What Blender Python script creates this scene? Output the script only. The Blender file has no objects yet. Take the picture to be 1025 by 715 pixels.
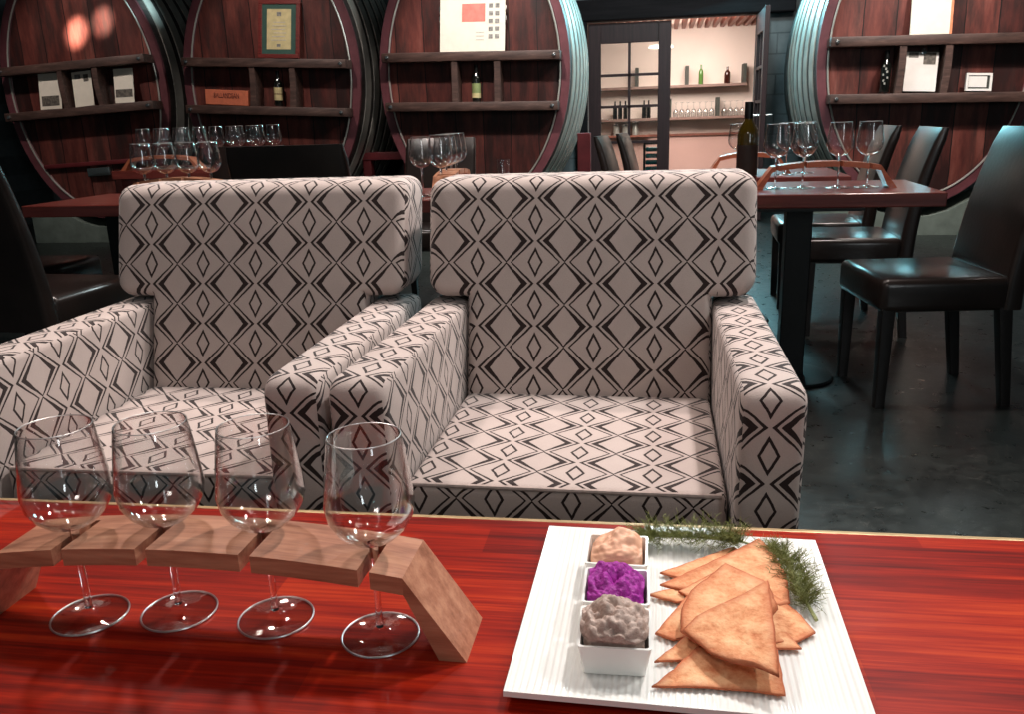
import bpy, bmesh, math, random
from mathutils import Vector, Matrix, noise
random.seed(7)
SC = bpy.context.scene
COL = SC.collection
PI = math.pi

# ------------------------------------------------------------------ materials
def newmat(name):
    m = bpy.data.materials.new(name); m.use_nodes = True
    nt = m.node_tree; nt.nodes.clear()
    out = nt.nodes.new('ShaderNodeOutputMaterial')
    return m, nt, out
def N(nt, t, **kw):
    n = nt.nodes.new(t)
    for k, v in kw.items():
        if k.startswith('i_'):
            key = k[2:]
            n.inputs[int(key) if key.isdigit() else key.replace('_', ' ')].default_value = v
        else: setattr(n, k, v)
    return n
def L(nt, a, b): nt.links.new(a, b)
def math_(nt, op, a, b=None, c=None):
    n = nt.nodes.new('ShaderNodeMath'); n.operation = op
    for i, v in enumerate((a, b, c)):
        if v is None: continue
        if isinstance(v, (int, float)): n.inputs[i].default_value = v
        else: nt.links.new(v, n.inputs[i])
    return n.outputs[0]
def mix_(nt, f, a, b, blend='MIX'):
    n = nt.nodes.new('ShaderNodeMixRGB'); n.blend_type = blend
    for i, v in enumerate((f, a, b)):
        if isinstance(v, (int, float)): n.inputs[i].default_value = v
        elif isinstance(v, tuple): n.inputs[i].default_value = v
        else: nt.links.new(v, n.inputs[i])
    return n.outputs[0]
def S(r, g, b):       # sRGB 0-255 -> linear
    f = lambda c: (c/255/12.92) if c/255 <= .04045 else ((c/255+.055)/1.055)**2.4
    return (f(r), f(g), f(b), 1)
def coords(nt, scale=(1, 1, 1), kind='Object', rand=False):
    tc = nt.nodes.new('ShaderNodeTexCoord'); mp = nt.nodes.new('ShaderNodeMapping')
    mp.inputs['Scale'].default_value = scale
    L(nt, tc.outputs[kind], mp.inputs['Vector'])
    if rand:
        oi = nt.nodes.new('ShaderNodeObjectInfo')
        cx = nt.nodes.new('ShaderNodeCombineXYZ')
        L(nt, math_(nt, 'MULTIPLY', oi.outputs['Random'], 37.), cx.inputs[0])
        L(nt, math_(nt, 'MULTIPLY', oi.outputs['Random'], 71.), cx.inputs[1])
        L(nt, cx.outputs[0], mp.inputs['Location'])
    return mp.outputs['Vector']
def noise_(nt, vec, scale, detail=4, rough=.55):
    n = nt.nodes.new('ShaderNodeTexNoise'); n.inputs['Scale'].default_value = scale
    n.inputs['Detail'].default_value = detail; n.inputs['Roughness'].default_value = rough
    if vec is not None: L(nt, vec, n.inputs['Vector'])
    return n.outputs['Fac']
def ramp_(nt, fac, stops):
    r = nt.nodes.new('ShaderNodeValToRGB'); e = r.color_ramp.elements
    while len(e) < len(stops): e.new(.5)
    for el, (p, c) in zip(e, stops): el.position = p; el.color = c
    L(nt, fac, r.inputs[0]); return r.outputs[0]
def principled(nt, out, color, rough=.5, metal=0, coat=0, spec=None, bump=None, bump_d=.002, coat_rough=.05, sheen=0):
    p = nt.nodes.new('ShaderNodeBsdfPrincipled')
    if isinstance(color, tuple): p.inputs['Base Color'].default_value = color
    else: L(nt, color, p.inputs['Base Color'])
    if isinstance(rough, (int, float)): p.inputs['Roughness'].default_value = rough
    else: L(nt, rough, p.inputs['Roughness'])
    p.inputs['Metallic'].default_value = metal
    p.inputs['Coat Weight'].default_value = coat; p.inputs['Coat Roughness'].default_value = coat_rough
    p.inputs['Sheen Weight'].default_value = sheen
    if spec is not None: p.inputs['Specular IOR Level'].default_value = spec
    if bump is not None:
        b = nt.nodes.new('ShaderNodeBump'); b.inputs['Distance'].default_value = bump_d; b.inputs['Strength'].default_value = .6
        L(nt, bump, b.inputs['Height']); L(nt, b.outputs[0], p.inputs['Normal'])
    L(nt, p.outputs[0], out.inputs[0]); return p

def simple(name, c, rough=.5, metal=0, coat=0, var=.15, vscale=20, spec=None, bump=0):
    m, nt, out = newmat(name)
    v = coords(nt, rand=True)
    f = noise_(nt, v, vscale)
    dark = tuple(x*(1-var) for x in c[:3])+(1,); light = tuple(min(1, x*(1+var)) for x in c[:3])+(1,)
    colr = ramp_(nt, f, [(.3, dark), (.7, light)])
    principled(nt, out, colr, rough, metal, coat, spec, bump=f if bump else None, bump_d=bump or .001)
    return m
def wood(name, stops, scale=(1.2, 14, 14), nscale=3., rough=.35, coat=0., bump=.0008, planks=0, coat_rough=.05, rand=True, spec=None):
    m, nt, out = newmat(name)
    v = coords(nt, scale, rand=rand)
    f = noise_(nt, v, nscale, 6, .6)
    f2 = noise_(nt, v, nscale*5, 3, .5)
    f3 = math_(nt, 'ADD', math_(nt, 'MULTIPLY', f, .8), math_(nt, 'MULTIPLY', f2, .2))
    c = ramp_(nt, f3, stops)
    principled(nt, out, c, rough, 0, coat, spec, bump=f3 if bump else None, bump_d=bump, coat_rough=coat_rough)
    return m

M = {}
# glossy red coffee table: long grain along x, boards of slightly different red
def mk_redtop():
    m, nt, out = newmat('lacquered_red_hardwood')
    tc = nt.nodes.new('ShaderNodeTexCoord'); sx = nt.nodes.new('ShaderNodeSeparateXYZ'); L(nt, tc.outputs['Object'], sx.inputs[0])
    board = math_(nt, 'FLOOR', math_(nt, 'DIVIDE', sx.outputs[1], .062))
    cx = nt.nodes.new('ShaderNodeCombineXYZ')
    shift = math_(nt, 'MULTIPLY', board, 1.37)
    seg = math_(nt, 'FLOOR', math_(nt, 'ADD', math_(nt, 'DIVIDE', sx.outputs[0], .9), shift))
    L(nt, board, cx.inputs[0]); L(nt, seg, cx.inputs[1])
    wn = nt.nodes.new('ShaderNodeTexWhiteNoise'); wn.noise_dimensions = '3D'; L(nt, cx.outputs[0], wn.inputs['Vector'])
    v = coords(nt, (1.1, 26, 8))
    f = noise_(nt, v, 2.6, 7, .62)
    v2 = coords(nt, (3, 120, 8)); f2 = noise_(nt, v2, 2.2, 4, .6)
    k = math_(nt, 'ADD', math_(nt, 'ADD', math_(nt, 'MULTIPLY', f, .62), math_(nt, 'MULTIPLY', f2, .25)), math_(nt, 'MULTIPLY', wn.outputs['Value'], .14))
    c = ramp_(nt, k, [(.34, S(74, 10, 6)), (.46, S(118, 18, 7)), (.55, S(148, 30, 10)), (.68, S(182, 58, 22))])
    principled(nt, out, c, .4, 0, .7, .1, coat_rough=.04)
    return m
M['redtop'] = mk_redtop()
M['brass'] = simple('aged_gold_edge', S(176, 150, 112), .35, .5)
M['darkwood'] = wood('dark_table_legs', [(.3, S(30, 16, 12)), (.7, S(58, 30, 22))])
M['rackwood'] = wood('rack_blackwood', [(.3, S(128, 78, 58)), (.5, S(172, 116, 90)), (.7, S(200, 146, 116))], (2.2, 22, 22), 2.4, .38, .15)
M['rackorange'] = wood('rack_light_timber', [(.3, S(170, 88, 58)), (.6, S(206, 122, 86)), (.8, S(222, 146, 108))], (2.2, 22, 22), 2.4, .4, .1)
M['rackpale'] = wood('rack_pale_timber', [(.3, S(196, 120, 84)), (.6, S(226, 156, 118)), (.8, S(238, 178, 142))], (2.2, 22, 22), 2.4, .4, .1)
M['dtable'] = wood('dining_table_redwood', [(.3, S(104, 44, 38)), (.55, S(136, 62, 54)), (.75, S(158, 80, 68))], (1., 16, 16), 2.4, .3, .35)
M['vinyl'] = None
def mk_vinyl():
    m, nt, out = newmat('dark_vinyl')
    v = coords(nt, rand=True); f = noise_(nt, v, 60, 3); g = noise_(nt, v, 5, 3)
    c = ramp_(nt, g, [(.3, S(30, 24, 22)), (.7, S(46, 37, 34))])
    principled(nt, out, c, .28, 0, .25, .5, bump=f, bump_d=.0008, coat_rough=.2)
    return m
M['vinyl'] = mk_vinyl()
M['blackleg'] = simple('black_stained_leg', S(24, 20, 19), .4)
M['steel'] = simple('black_powder_steel', S(22, 24, 25), .35, .3)
M['chrome'] = simple('bright_steel', S(190, 195, 195), .22, .95, var=.05)
M['white_china'] = simple('white_glazed_china', S(236, 236, 232), .18, 0, .5, var=.015, spec=.5)
M['paper'] = simple('cream_paper', S(232, 224, 208), .7, var=.04)
M['white_paper'] = simple('white_paper', S(236, 234, 228), .7, var=.03)
M['ink'] = simple('grey_printed_ink', S(138, 134, 128), .8, var=.5, vscale=60)
M['paleink'] = simple('pale_printed_ink', S(196, 188, 176), .8, var=.15, vscale=80)
M['redprint'] = simple('red_printed_photo', S(214, 122, 108), .5, var=.2, vscale=14)
M['darkprint'] = simple('landscape_print', S(96, 90, 82), .6, var=.7, vscale=40)
M['greenmat'] = simple('green_mount', S(44, 78, 68), .7)
M['redframe'] = wood('red_frame_wood', [(.3, S(84, 28, 26)), (.7, S(124, 50, 44))], (6, 30, 30))
M['orangeframe'] = simple('orange_frame_edge', S(214, 130, 88), .5)
M['signbrick'] = simple('terracotta_sign', S(206, 112, 80), .8, var=.12, vscale=30, bump=.001)
M['signink'] = simple('branded_letters', S(84, 30, 22), .8)
M['greenglass'] = None

def mk_pattern():
    m, nt, out = newmat('diamond_weave_upholstery')
    uv = nt.nodes.new('ShaderNodeUVMap'); uv.uv_map = ''
    sx = nt.nodes.new('ShaderNodeSeparateXYZ'); L(nt, uv.outputs[0], sx.inputs[0])
    # slight waviness of the weave
    wob = noise_(nt, uv.outputs[0], 5., 2)
    u = math_(nt, 'ADD', sx.outputs[0], math_(nt, 'MULTIPLY', math_(nt, 'SUBTRACT', wob, .5), .03))
    v = sx.outputs[1]
    fu = math_(nt, 'ABSOLUTE', math_(nt, 'SUBTRACT', math_(nt, 'FRACT', u), .5))     # 0 at the centre of a big diamond
    fv = math_(nt, 'ABSOLUTE', math_(nt, 'SUBTRACT', math_(nt, 'FRACT', v), .5))
    t = math_(nt, 'SUBTRACT', 1., math_(nt, 'MULTIPLY', fv, 2.))
    # inner wedge
    o1 = math_(nt, 'MULTIPLY', t, .37)
    i1 = math_(nt, 'SUBTRACT', math_(nt, 'MULTIPLY', t, .285), .02)
    wedge = math_(nt, 'MULTIPLY', math_(nt, 'LESS_THAN', fu, math_(nt, 'ADD', o1, .004)), math_(nt, 'GREATER_THAN', fu, i1))
    # outer line
    c2 = math_(nt, 'ADD', math_(nt, 'MULTIPLY', t, .365), .088)
    line = math_(nt, 'LESS_THAN', math_(nt, 'ABSOLUTE', math_(nt, 'SUBTRACT', fu, c2)), math_(nt, 'ADD', math_(nt, 'MULTIPLY', t, .012), .0155))
    # small diamond on the corners of the cell
    a = math_(nt, 'DIVIDE', math_(nt, 'SUBTRACT', .5, fu), .13)
    b = math_(nt, 'DIVIDE', math_(nt, 'SUBTRACT', .5, fv), .36)
    d = math_(nt, 'ADD', a, b)
    small = math_(nt, 'MULTIPLY', math_(nt, 'LESS_THAN', d, 1.), math_(nt, 'GREATER_THAN', d, .70))
    mask = math_(nt, 'MAXIMUM', math_(nt, 'MAXIMUM', wedge, line), small)
    tc = coords(nt, (1, 1, 1))
    weave = noise_(nt, tc, 420, 2, .7); soft = noise_(nt, tc, 9, 3)
    base = mix_(nt, soft, S(180, 164, 158), S(196, 181, 174))
    base = mix_(nt, math_(nt, 'MULTIPLY', weave, .35), base, S(140, 126, 121))
    darkc = mix_(nt, math_(nt, 'MULTIPLY', weave, .5), S(38, 28, 27), S(58, 46, 44))
    c = mix_(nt, mask, base, darkc)
    h = math_(nt, 'SUBTRACT', weave, math_(nt, 'MULTIPLY', mask, .8))
    principled(nt, out, c, .9, 0, 0, .2, bump=h, bump_d=.0012, sheen=.15)
    return m
M['fabric'] = mk_pattern()
M['piping'] = simple('grey_beige_piping', S(178, 160, 153), .9, vscale=90)

def mk_head():
    m, nt, out = newmat('barrel_head_planks')
    tc = nt.nodes.new('ShaderNodeTexCoord'); sx = nt.nodes.new('ShaderNodeSeparateXYZ'); L(nt, tc.outputs['Object'], sx.inputs[0])
    oi = nt.nodes.new('ShaderNodeObjectInfo')
    wv = noise_(nt, coords(nt, (1, 1, 1.5)), 2., 2)
    px = math_(nt, 'DIVIDE', math_(nt, 'ADD', sx.outputs[0], math_(nt, 'ADD', math_(nt, 'MULTIPLY', oi.outputs['Random'], 3.), math_(nt, 'MULTIPLY', wv, .03))), .25)
    cx = nt.nodes.new('ShaderNodeCombineXYZ'); L(nt, math_(nt, 'FLOOR', px), cx.inputs[0]); L(nt, oi.outputs['Random'], cx.inputs[1])
    wn = nt.nodes.new('ShaderNodeTexWhiteNoise'); L(nt, cx.outputs[0], wn.inputs['Vector'])
    v = coords(nt, (4.5, 4.5, 1.), rand=True)
    f = noise_(nt, v, 2.2, 7, .66)
    k = math_(nt, 'ADD', math_(nt, 'MULTIPLY', f, .75), math_(nt, 'MULTIPLY', wn.outputs['Value'], .28))
    c = ramp_(nt, k, [(.36, S(48, 22, 20)), (.5, S(84, 40, 35)), (.64, S(112, 58, 50)), (.8, S(138, 84, 74))])
    v2 = coords(nt, (3, 3, .5), rand=True)
    st = ramp_(nt, noise_(nt, v2, 2.3, 5, .7), [(.48, (0, 0, 0, 1)), (.64, (1, 1, 1, 1))])
    c = mix_(nt, math_(nt, 'MULTIPLY', st, .75), c, S(44, 34, 32))
    fr = math_(nt, 'FRACT', px)
    gap = math_(nt, 'LESS_THAN', math_(nt, 'MINIMUM', fr, math_(nt, 'SUBTRACT', 1., fr)), .018)
    c = mix_(nt, gap, c, S(20, 12, 12))
    principled(nt, out, c, .5, 0, 0, .4, bump=k, bump_d=.004)
    return m
M['head'] = mk_head()
M['chime'] = simple('wine_purple_chime', S(108, 60, 66), .45, 0, .2, var=.25, vscale=7)
M['stave'] = wood('old_stave_oak', [(.3, S(30, 27, 26)), (.55, S(52, 46, 44)), (.75, S(76, 68, 64))], (10, 1., 10), 2.2, .5)
M['hoop'] = simple('grey_hoop_iron', S(178, 176, 168), .4, .35, var=.25, vscale=5)
M['shelfwood'] = wood('dark_oak_shelf', [(.3, S(48, 34, 30)), (.55, S(84, 62, 55)), (.78, S(120, 94, 84))], (2, 14, 14), 2.5, .55)
M['redbeam'] = simple('red_stained_timber', S(104, 36, 40), .5, var=.25, vscale=6)
M['concrete'] = simple('pale_green_concrete', S(114, 126, 118), .8, var=.2, vscale=9, bump=.004)
M['leafdark'] = None

def mk_floor():
    m, nt, out = newmat('worn_dark_concrete')
    v = coords(nt); f = noise_(nt, v, 2.1, 8, .65); g = noise_(nt, v, 16, 6, .7)
    k = math_(nt, 'ADD', math_(nt, 'MULTIPLY', f, .6), math_(nt, 'MULTIPLY', g, .4))
    c = ramp_(nt, k, [(.36, S(18, 21, 21)), (.52, S(31, 35, 34)), (.7, S(52, 57, 55))])
    vs = coords(nt, (1, 1, 1)); w = nt.nodes.new('ShaderNodeTexNoise'); w.inputs['Scale'].default_value = 7; w.inputs['Detail'].default_value = 9; w.inputs['Distortion'].default_value = 2.5
    L(nt, vs, w.inputs['Vector'])
    scr = math_(nt, 'LESS_THAN', math_(nt, 'ABSOLUTE', math_(nt, 'SUBTRACT', w.outputs['Fac'], .5)), .003)
    c = mix_(nt, math_(nt, 'MULTIPLY', scr, .25), c, S(120, 118, 112))
    r = math_(nt, 'ADD', math_(nt, 'MULTIPLY', g, .35), .14)
    principled(nt, out, c, r, 0, 0, .5, bump=k, bump_d=.003)
    return m
M['floor'] = mk_floor()
def mk_block():
    m, nt, out = newmat('painted_block_wall')
    tc = nt.nodes.new('ShaderNodeTexCoord'); mp = nt.nodes.new('ShaderNodeMapping'); L(nt, tc.outputs['Object'], mp.inputs[0])
    mp.inputs['Rotation'].default_value = (PI/2, 0, 0)
    br = nt.nodes.new('ShaderNodeTexBrick'); L(nt, mp.outputs[0], br.inputs['Vector'])
    br.inputs['Color1'].default_value = S(120, 134, 138); br.inputs['Color2'].default_value = S(108, 122, 128); br.inputs['Mortar'].default_value = S(90, 102, 106)
    br.inputs['Scale'].default_value = 1; br.inputs['Brick Width'].default_value = .4; br.inputs['Row Height'].default_value = .2; br.inputs['Mortar Size'].default_value = .008
    f = noise_(nt, coords(nt), 12)
    c = mix_(nt, .2, br.outputs['Color'], ramp_(nt, f, [(.3, S(80, 92, 96)), (.7, S(150, 160, 160))]))
    principled(nt, out, c, .75, bump=br.outputs['Fac'], bump_d=-.004)
    return m
M['block'] = mk_block()
M['ceil'] = simple('dark_ceiling', S(60, 58, 56), .9)
M['doorwood'] = wood('dark_stained_door', [(.3, S(36, 20, 22)), (.7, S(62, 38, 40))], (14, 14, 1), 2.2, .5)
M['lintel'] = wood('dark_lintel_beam', [(.3, S(16, 14, 16)), (.7, S(34, 30, 33))], (1, 14, 14), 2.2, .8, spec=.2)
M['cream'] = simple('warm_cream_wall', S(238, 220, 208), .8, var=.04, vscale=2)
M['pinkdado'] = simple('pink_beige_dado', S(214, 174, 162), .8, var=.05, vscale=2)
M['railwood'] = simple('reddish_rail', S(150, 92, 76), .5)
M['greyshelf'] = simple('grey_brown_shelf', S(130, 104, 94), .55)
M['darkbracket'] = simple('dark_bracket', S(52, 54, 46), .6)
M['teal'] = simple('teal_light_on_black', S(24, 90, 92), .15, 0, .6, var=.4, vscale=12)  # teal light falling on the black crate, put into the colour

def mk_thin(name, tint=(1, 1, 1, 1), rough=.02, boost=1.0):
    m, nt, out = newmat(name)
    tr = N(nt, 'ShaderNodeBsdfTransparent'); tr.inputs[0].default_value = tint
    gl = N(nt, 'ShaderNodeBsdfGlossy'); gl.inputs['Roughness'].default_value = rough
    lw = N(nt, 'ShaderNodeLayerWeight'); lw.inputs['Blend'].default_value = .5
    v = coords(nt); n = noise_(nt, v, 3)
    f5 = math_(nt, 'POWER', lw.outputs['Facing'], 3.4)
    f = math_(nt, 'MULTIPLY', math_(nt, 'ADD', math_(nt, 'MULTIPLY', f5, .8), .05), math_(nt, 'ADD', math_(nt, 'MULTIPLY', n, .1), boost))
    mx = N(nt, 'ShaderNodeMixShader'); L(nt, f, mx.inputs[0]); L(nt, tr.outputs[0], mx.inputs[1]); L(nt, gl.outputs[0], mx.inputs[2])
    L(nt, mx.outputs[0], out.inputs[0]); return m
M['bowlglass'] = mk_thin('thin_crystal', (.985, .99, .99, 1), .03, 1.5)
M['footglass'] = mk_thin('foot_crystal', (.985, .99, .99, 1), .05, 1.6)
def mk_rim():
    m, nt, out = newmat('glass_edge')
    tr = N(nt, 'ShaderNodeBsdfTransparent'); gl = N(nt, 'ShaderNodeBsdfGlossy'); gl.inputs['Roughness'].default_value = .3
    n = noise_(nt, coords(nt), 5)
    mx = N(nt, 'ShaderNodeMixShader'); L(nt, math_(nt, 'ADD', math_(nt, 'MULTIPLY', n, .2), .45), mx.inputs[0]); L(nt, tr.outputs[0], mx.inputs[1]); L(nt, gl.outputs[0], mx.inputs[2])
    L(nt, mx.outputs[0], out.inputs[0]); return m
M['edge'] = mk_rim()
M['pane'] = mk_thin('window_glass', (.92, .93, .92, 1), .02, .9)
def mk_glass(name, c, rough=0.0):
    m, nt, out = newmat(name)
    g = N(nt, 'ShaderNodeBsdfGlass'); g.inputs['IOR'].default_value = 1.48; g.inputs['Roughness'].default_value = rough
    v = coords(nt); n = noise_(nt, v, 4)
    col = mix_(nt, n, c, tuple(min(1, x*1.04) for x in c[:3])+(1,))
    L(nt, col, g.inputs[0]); L(nt, g.outputs[0], out.inputs[0]); return m
M['crystal'] = mk_glass('solid_crystal', (.97, .98, .98, 1))
M['greenglass'] = simple('green_bottle_glass', S(86, 124, 60), .08, 0, .6, var=.2)
M['olivebottle'] = simple('dark_olive_bottle', S(64, 52, 12), .08, 0, .8, var=.3, vscale=8)
M['blackbottle'] = simple('black_bottle_glass', S(18, 20, 18), .08, 0, .8)
M['brownbottle'] = simple('brown_bottle_glass', S(56, 22, 14), .1, 0, .6)
M['capsule'] = simple('dark_foil_capsule', S(26, 28, 28), .35, .4)
M['labelcream'] = simple('bottle_label_cream', S(206, 190, 140), .7)
M['labelgreen'] = simple('bottle_label_green', S(136, 148, 96), .7)
M['labeldark'] = simple('bottle_label_dark', S(34, 24, 18), .6, var=.3)
M['lampglow'] = None
def mk_emit(name, c, s):
    m, nt, out = newmat(name)
    e = N(nt, 'ShaderNodeEmission'); e.inputs[0].default_value = c; e.inputs[1].default_value = s
    L(nt, e.outputs[0], out.inputs[0]); return m
M['lampglow'] = mk_emit('lamp_disc_glow', (1, .9, .78, 1), 5)

def mk_cracker():
    m, nt, out = newmat('baked_flatbread')
    v = coords(nt, rand=True)
    f = noise_(nt, v, 46, 5, .6); g = noise_(nt, v, 220, 3, .6)
    k = math_(nt, 'ADD', math_(nt, 'MULTIPLY', f, .75), math_(nt, 'MULTIPLY', g, .25))
    c = ramp_(nt, k, [(.32, S(190, 112, 72)), (.46, S(218, 154, 110)), (.6, S(232, 182, 138)), (.8, S(238, 200, 162))])
    # browner baked rim from the vertex attribute
    at = nt.nodes.new('ShaderNodeAttribute'); at.attribute_name = 'bake'
    e = math_(nt, 'MULTIPLY', at.outputs['Fac'], math_(nt, 'ADD', math_(nt, 'MULTIPLY', f, .8), .45))
    c = mix_(nt, math_(nt, 'MINIMUM', e, 1.), c, S(176, 84, 52))
    principled(nt, out, c, .75, 0, 0, .25, bump=k, bump_d=.006)
    return m
M['cracker'] = mk_cracker()
def mk_dip(name, a, b, sc, d):
    m, nt, out = newmat(name); v = coords(nt)
    f = noise_(nt, v, sc, 5, .6)
    principled(nt, out, ramp_(nt, f, [(.3, a), (.7, b)]), .5, 0, 0, .4, bump=f, bump_d=d)
    return m
M['salmon'] = mk_dip('salmon_pink_dip', S(222, 164, 132), S(236, 188, 158), 60, .002)
M['beet'] = mk_dip('beetroot_dip', S(128, 12, 122), S(178, 40, 166), 260, .004)
M['olive'] = mk_dip('olive_tapenade', S(150, 128, 118), S(196, 174, 162), 150, .003)
M['dill'] = simple('dill_green', S(122, 128, 70), .6, var=.3, vscale=60)
M['dillstem'] = simple('dill_stem', S(142, 148, 92), .5)

# ------------------------------------------------------------------ mesh helpers
def obj(name, bm, mat, parent=None, smooth=True, loc=None, rot=None):
    me = bpy.data.meshes.new(name)
    bmesh.ops.recalc_face_normals(bm, faces=bm.faces)
    bm.to_mesh(me); bm.free()
    if smooth:
        for p in me.polygons: p.use_smooth = True
        try: me.set_sharp_from_angle(angle=math.radians(38))
        except Exception: pass
    me.materials.append(mat)
    o = bpy.data.objects.new(name, me); COL.objects.link(o)
    if parent: o.parent = parent
    if loc: o.location = loc
    if rot: o.rotation_euler = rot
    return o
def tag(o, label=None, cat=None, group=None, kind=None):
    if label: o['label'] = label
    if cat: o['category'] = cat
    if group: o['group'] = group
    if kind: o['kind'] = kind
    return o
def thing(name, label, cat, loc=(0, 0, 0), rz=0, group=None, ry=0):
    o = bpy.data.objects.new(name, None); COL.objects.link(o)
    o.location = loc; o.rotation_euler = (0, ry, rz); o.empty_display_size = .1
    return tag(o, label, cat, group)
def struct(name, bm, mat, parent=None):
    o = obj(name, bm, mat, parent, smooth=False)
    o['kind'] = 'structure'; return o
def dup(root, loc, rz=None, label=None, group=None, scale=None, ry=None):
    r = root.copy(); COL.objects.link(r); r.location = loc
    e = r.rotation_euler
    if rz is not None: r.rotation_euler = (e[0], e[1] if ry is None else ry, rz)
    if label: r['label'] = label
    if group: r['group'] = group
    if scale: r.scale = (scale,)*3
    for ch in list(root.children):
        c = ch.copy(); COL.objects.link(c); c.parent = r
        for g in ch.children:
            d = g.copy(); COL.objects.link(d); d.parent = c
    return r
def bx(bm, x0, x1, y0, y1, z0, z1, bev=0, seg=2):
    vs = [bm.verts.new((x, y, z)) for x in (x0, x1) for y in (y0, y1) for z in (z0, z1)]
    q = [(0, 1, 3, 2), (4, 6, 7, 5), (0, 4, 5, 1), (2, 3, 7, 6), (0, 2, 6, 4), (1, 5, 7, 3)]
    fs = [bm.faces.new([vs[i] for i in f]) for f in q]
    bmesh.ops.recalc_face_normals(bm, faces=fs)
    if bev:
        es = list({e for f in fs for e in f.edges})
        bmesh.ops.bevel(bm, geom=es, offset=bev, segments=seg, profile=.5, affect='EDGES')
    return bm
def box(x0, x1, y0, y1, z0, z1, bev=0, seg=2): return bx(bmesh.new(), x0, x1, y0, y1, z0, z1, bev, seg)
def lathe(bm, prof, n=32, c=(0, 0, 0), sx=1, sy=1, closed=False):
    rings = []
    for r, z in prof:
        if r < 1e-6: rings.append([bm.verts.new((c[0], c[1], c[2]+z))])
        else: rings.append([bm.verts.new((c[0]+r*sx*math.cos(2*PI*i/n), c[1]+r*sy*math.sin(2*PI*i/n), c[2]+z)) for i in range(n)])
    pairs = list(zip(rings[:-1], rings[1:]))
    if closed: pairs.append((rings[-1], rings[0]))
    for a, b in pairs:
        if len(a) == 1 and len(b) == 1: continue
        for i in range(n):
            j = (i+1) % n
            if len(a) == 1: bm.faces.new((a[0], b[i], b[j]))
            elif len(b) == 1: bm.faces.new((a[i], a[j], b[0]))
            else: bm.faces.new((a[i], a[j], b[j], b[i]))
    return bm
def tube(bm, pts, r, n=8, r1=None, cap=True):
    pts = [Vector(p) for p in pts]; rings = []
    for i, p in enumerate(pts):
        d = (pts[min(i+1, len(pts)-1)]-pts[max(i-1, 0)]).normalized()
        a = d.orthogonal().normalized(); b = d.cross(a)
        if rings:
            pa = prev - d*prev.dot(d)
            if pa.length > 1e-6: a = pa.normalized(); b = d.cross(a)
        prev = a
        rr = r if r1 is None else r+(r1-r)*i/(len(pts)-1)
        rings.append([bm.verts.new(p+a*rr*math.cos(2*PI*k/n)+b*rr*math.sin(2*PI*k/n)) for k in range(n)])
    for A, B in zip(rings[:-1], rings[1:]):
        for k in range(n): bm.faces.new((A[k], A[(k+1) % n], B[(k+1) % n], B[k]))
    if cap:
        bm.faces.new(rings[0][::-1]); bm.faces.new(rings[-1])
    return bm
def loft(bm, secs):
    rings = [[bm.verts.new(p) for p in s] for s in secs]; n = len(rings[0])
    for A, B in zip(rings[:-1], rings[1:]):
        for k in range(n): bm.faces.new((A[k], A[(k+1) % n], B[(k+1) % n], B[k]))
    bm.faces.new(rings[0][::-1]); bm.faces.new(rings[-1]); return bm
def rrect(cx, cy, w, d, r, z, n=4, f=None):
    pts = []
    for (sx, sy, a0) in ((1, 1, 0), (-1, 1, 90), (-1, -1, 180), (1, -1, 270)):
        for i in range(n+1):
            a = math.radians(a0+90*i/n)
            pts.append((cx+sx*(w/2-r)+r*math.cos(a), cy+sy*(d/2-r)+r*math.sin(a), z))
    return [f(p) for p in pts] if f else pts
def strip(bm, xs, zf, th, y0, y1):
    """bent board following zf(x): a run of box sections"""
    secs = []
    for x in xs:
        z, nx, nz = zf(x)
        secs.append([(x, y0, z), (x, y1, z), (x-nx*th, y1, z-nz*th), (x-nx*th, y0, z-nz*th)])
    return loft(bm, secs)

# ------------------------------------------------------------------ camera (1025 x 715)
cam = bpy.data.cameras.new('camera'); co = bpy.data.objects.new('camera', cam); COL.objects.link(co)
F, PITCH, YAW, ROLL, CH = 840., math.radians(15.9), math.radians(10), math.radians(1.9), 1.05
fw = Vector((-math.sin(YAW)*math.cos(PITCH), math.cos(YAW)*math.cos(PITCH), -math.sin(PITCH)))
r0 = Vector((math.cos(YAW), math.sin(YAW), 0)); u0 = r0.cross(fw)
rt = r0*math.cos(ROLL)-u0*math.sin(ROLL); up = u0*math.cos(ROLL)+r0*math.sin(ROLL)
mat = Matrix((rt, up, -fw)).transposed().to_4x4(); mat.translation = (0, 0, CH)
co.matrix_world = mat
cam.sensor_fit = 'HORIZONTAL'; cam.sensor_width = 36; cam.lens = F/1025*36; cam.clip_start = .02
SC.camera = co

# ------------------------------------------------------------------ room shell
struct('floor', box(-7.4, 4.8, -2.5, 12.5, -.1, 0), M['floor'])
struct('ceiling', box(-7.4, 4.8, -2.5, 9.5, 3.6, 3.7), M['ceil'])
DX0, DX1, DZ, WY = -.75, 1.0, 2.0, 9.5
wb = bmesh.new()
bx(wb, -7.4, DX0, WY, WY+.2, 0, 3.6); bx(wb, DX1, 4.8, WY, WY+.2, 0, 3.6); bx(wb, DX0, DX1, WY, WY+.2, DZ, 3.6)
struct('wall_back', wb, M['block'])
struct('wall_left', box(-7.6, -7.4, -2.5, 9.7, 0, 3.6), M['block'])
struct('wall_right', box(4.8, 5., -2.5, 9.7, 0, 3.6), M['block'])
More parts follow.
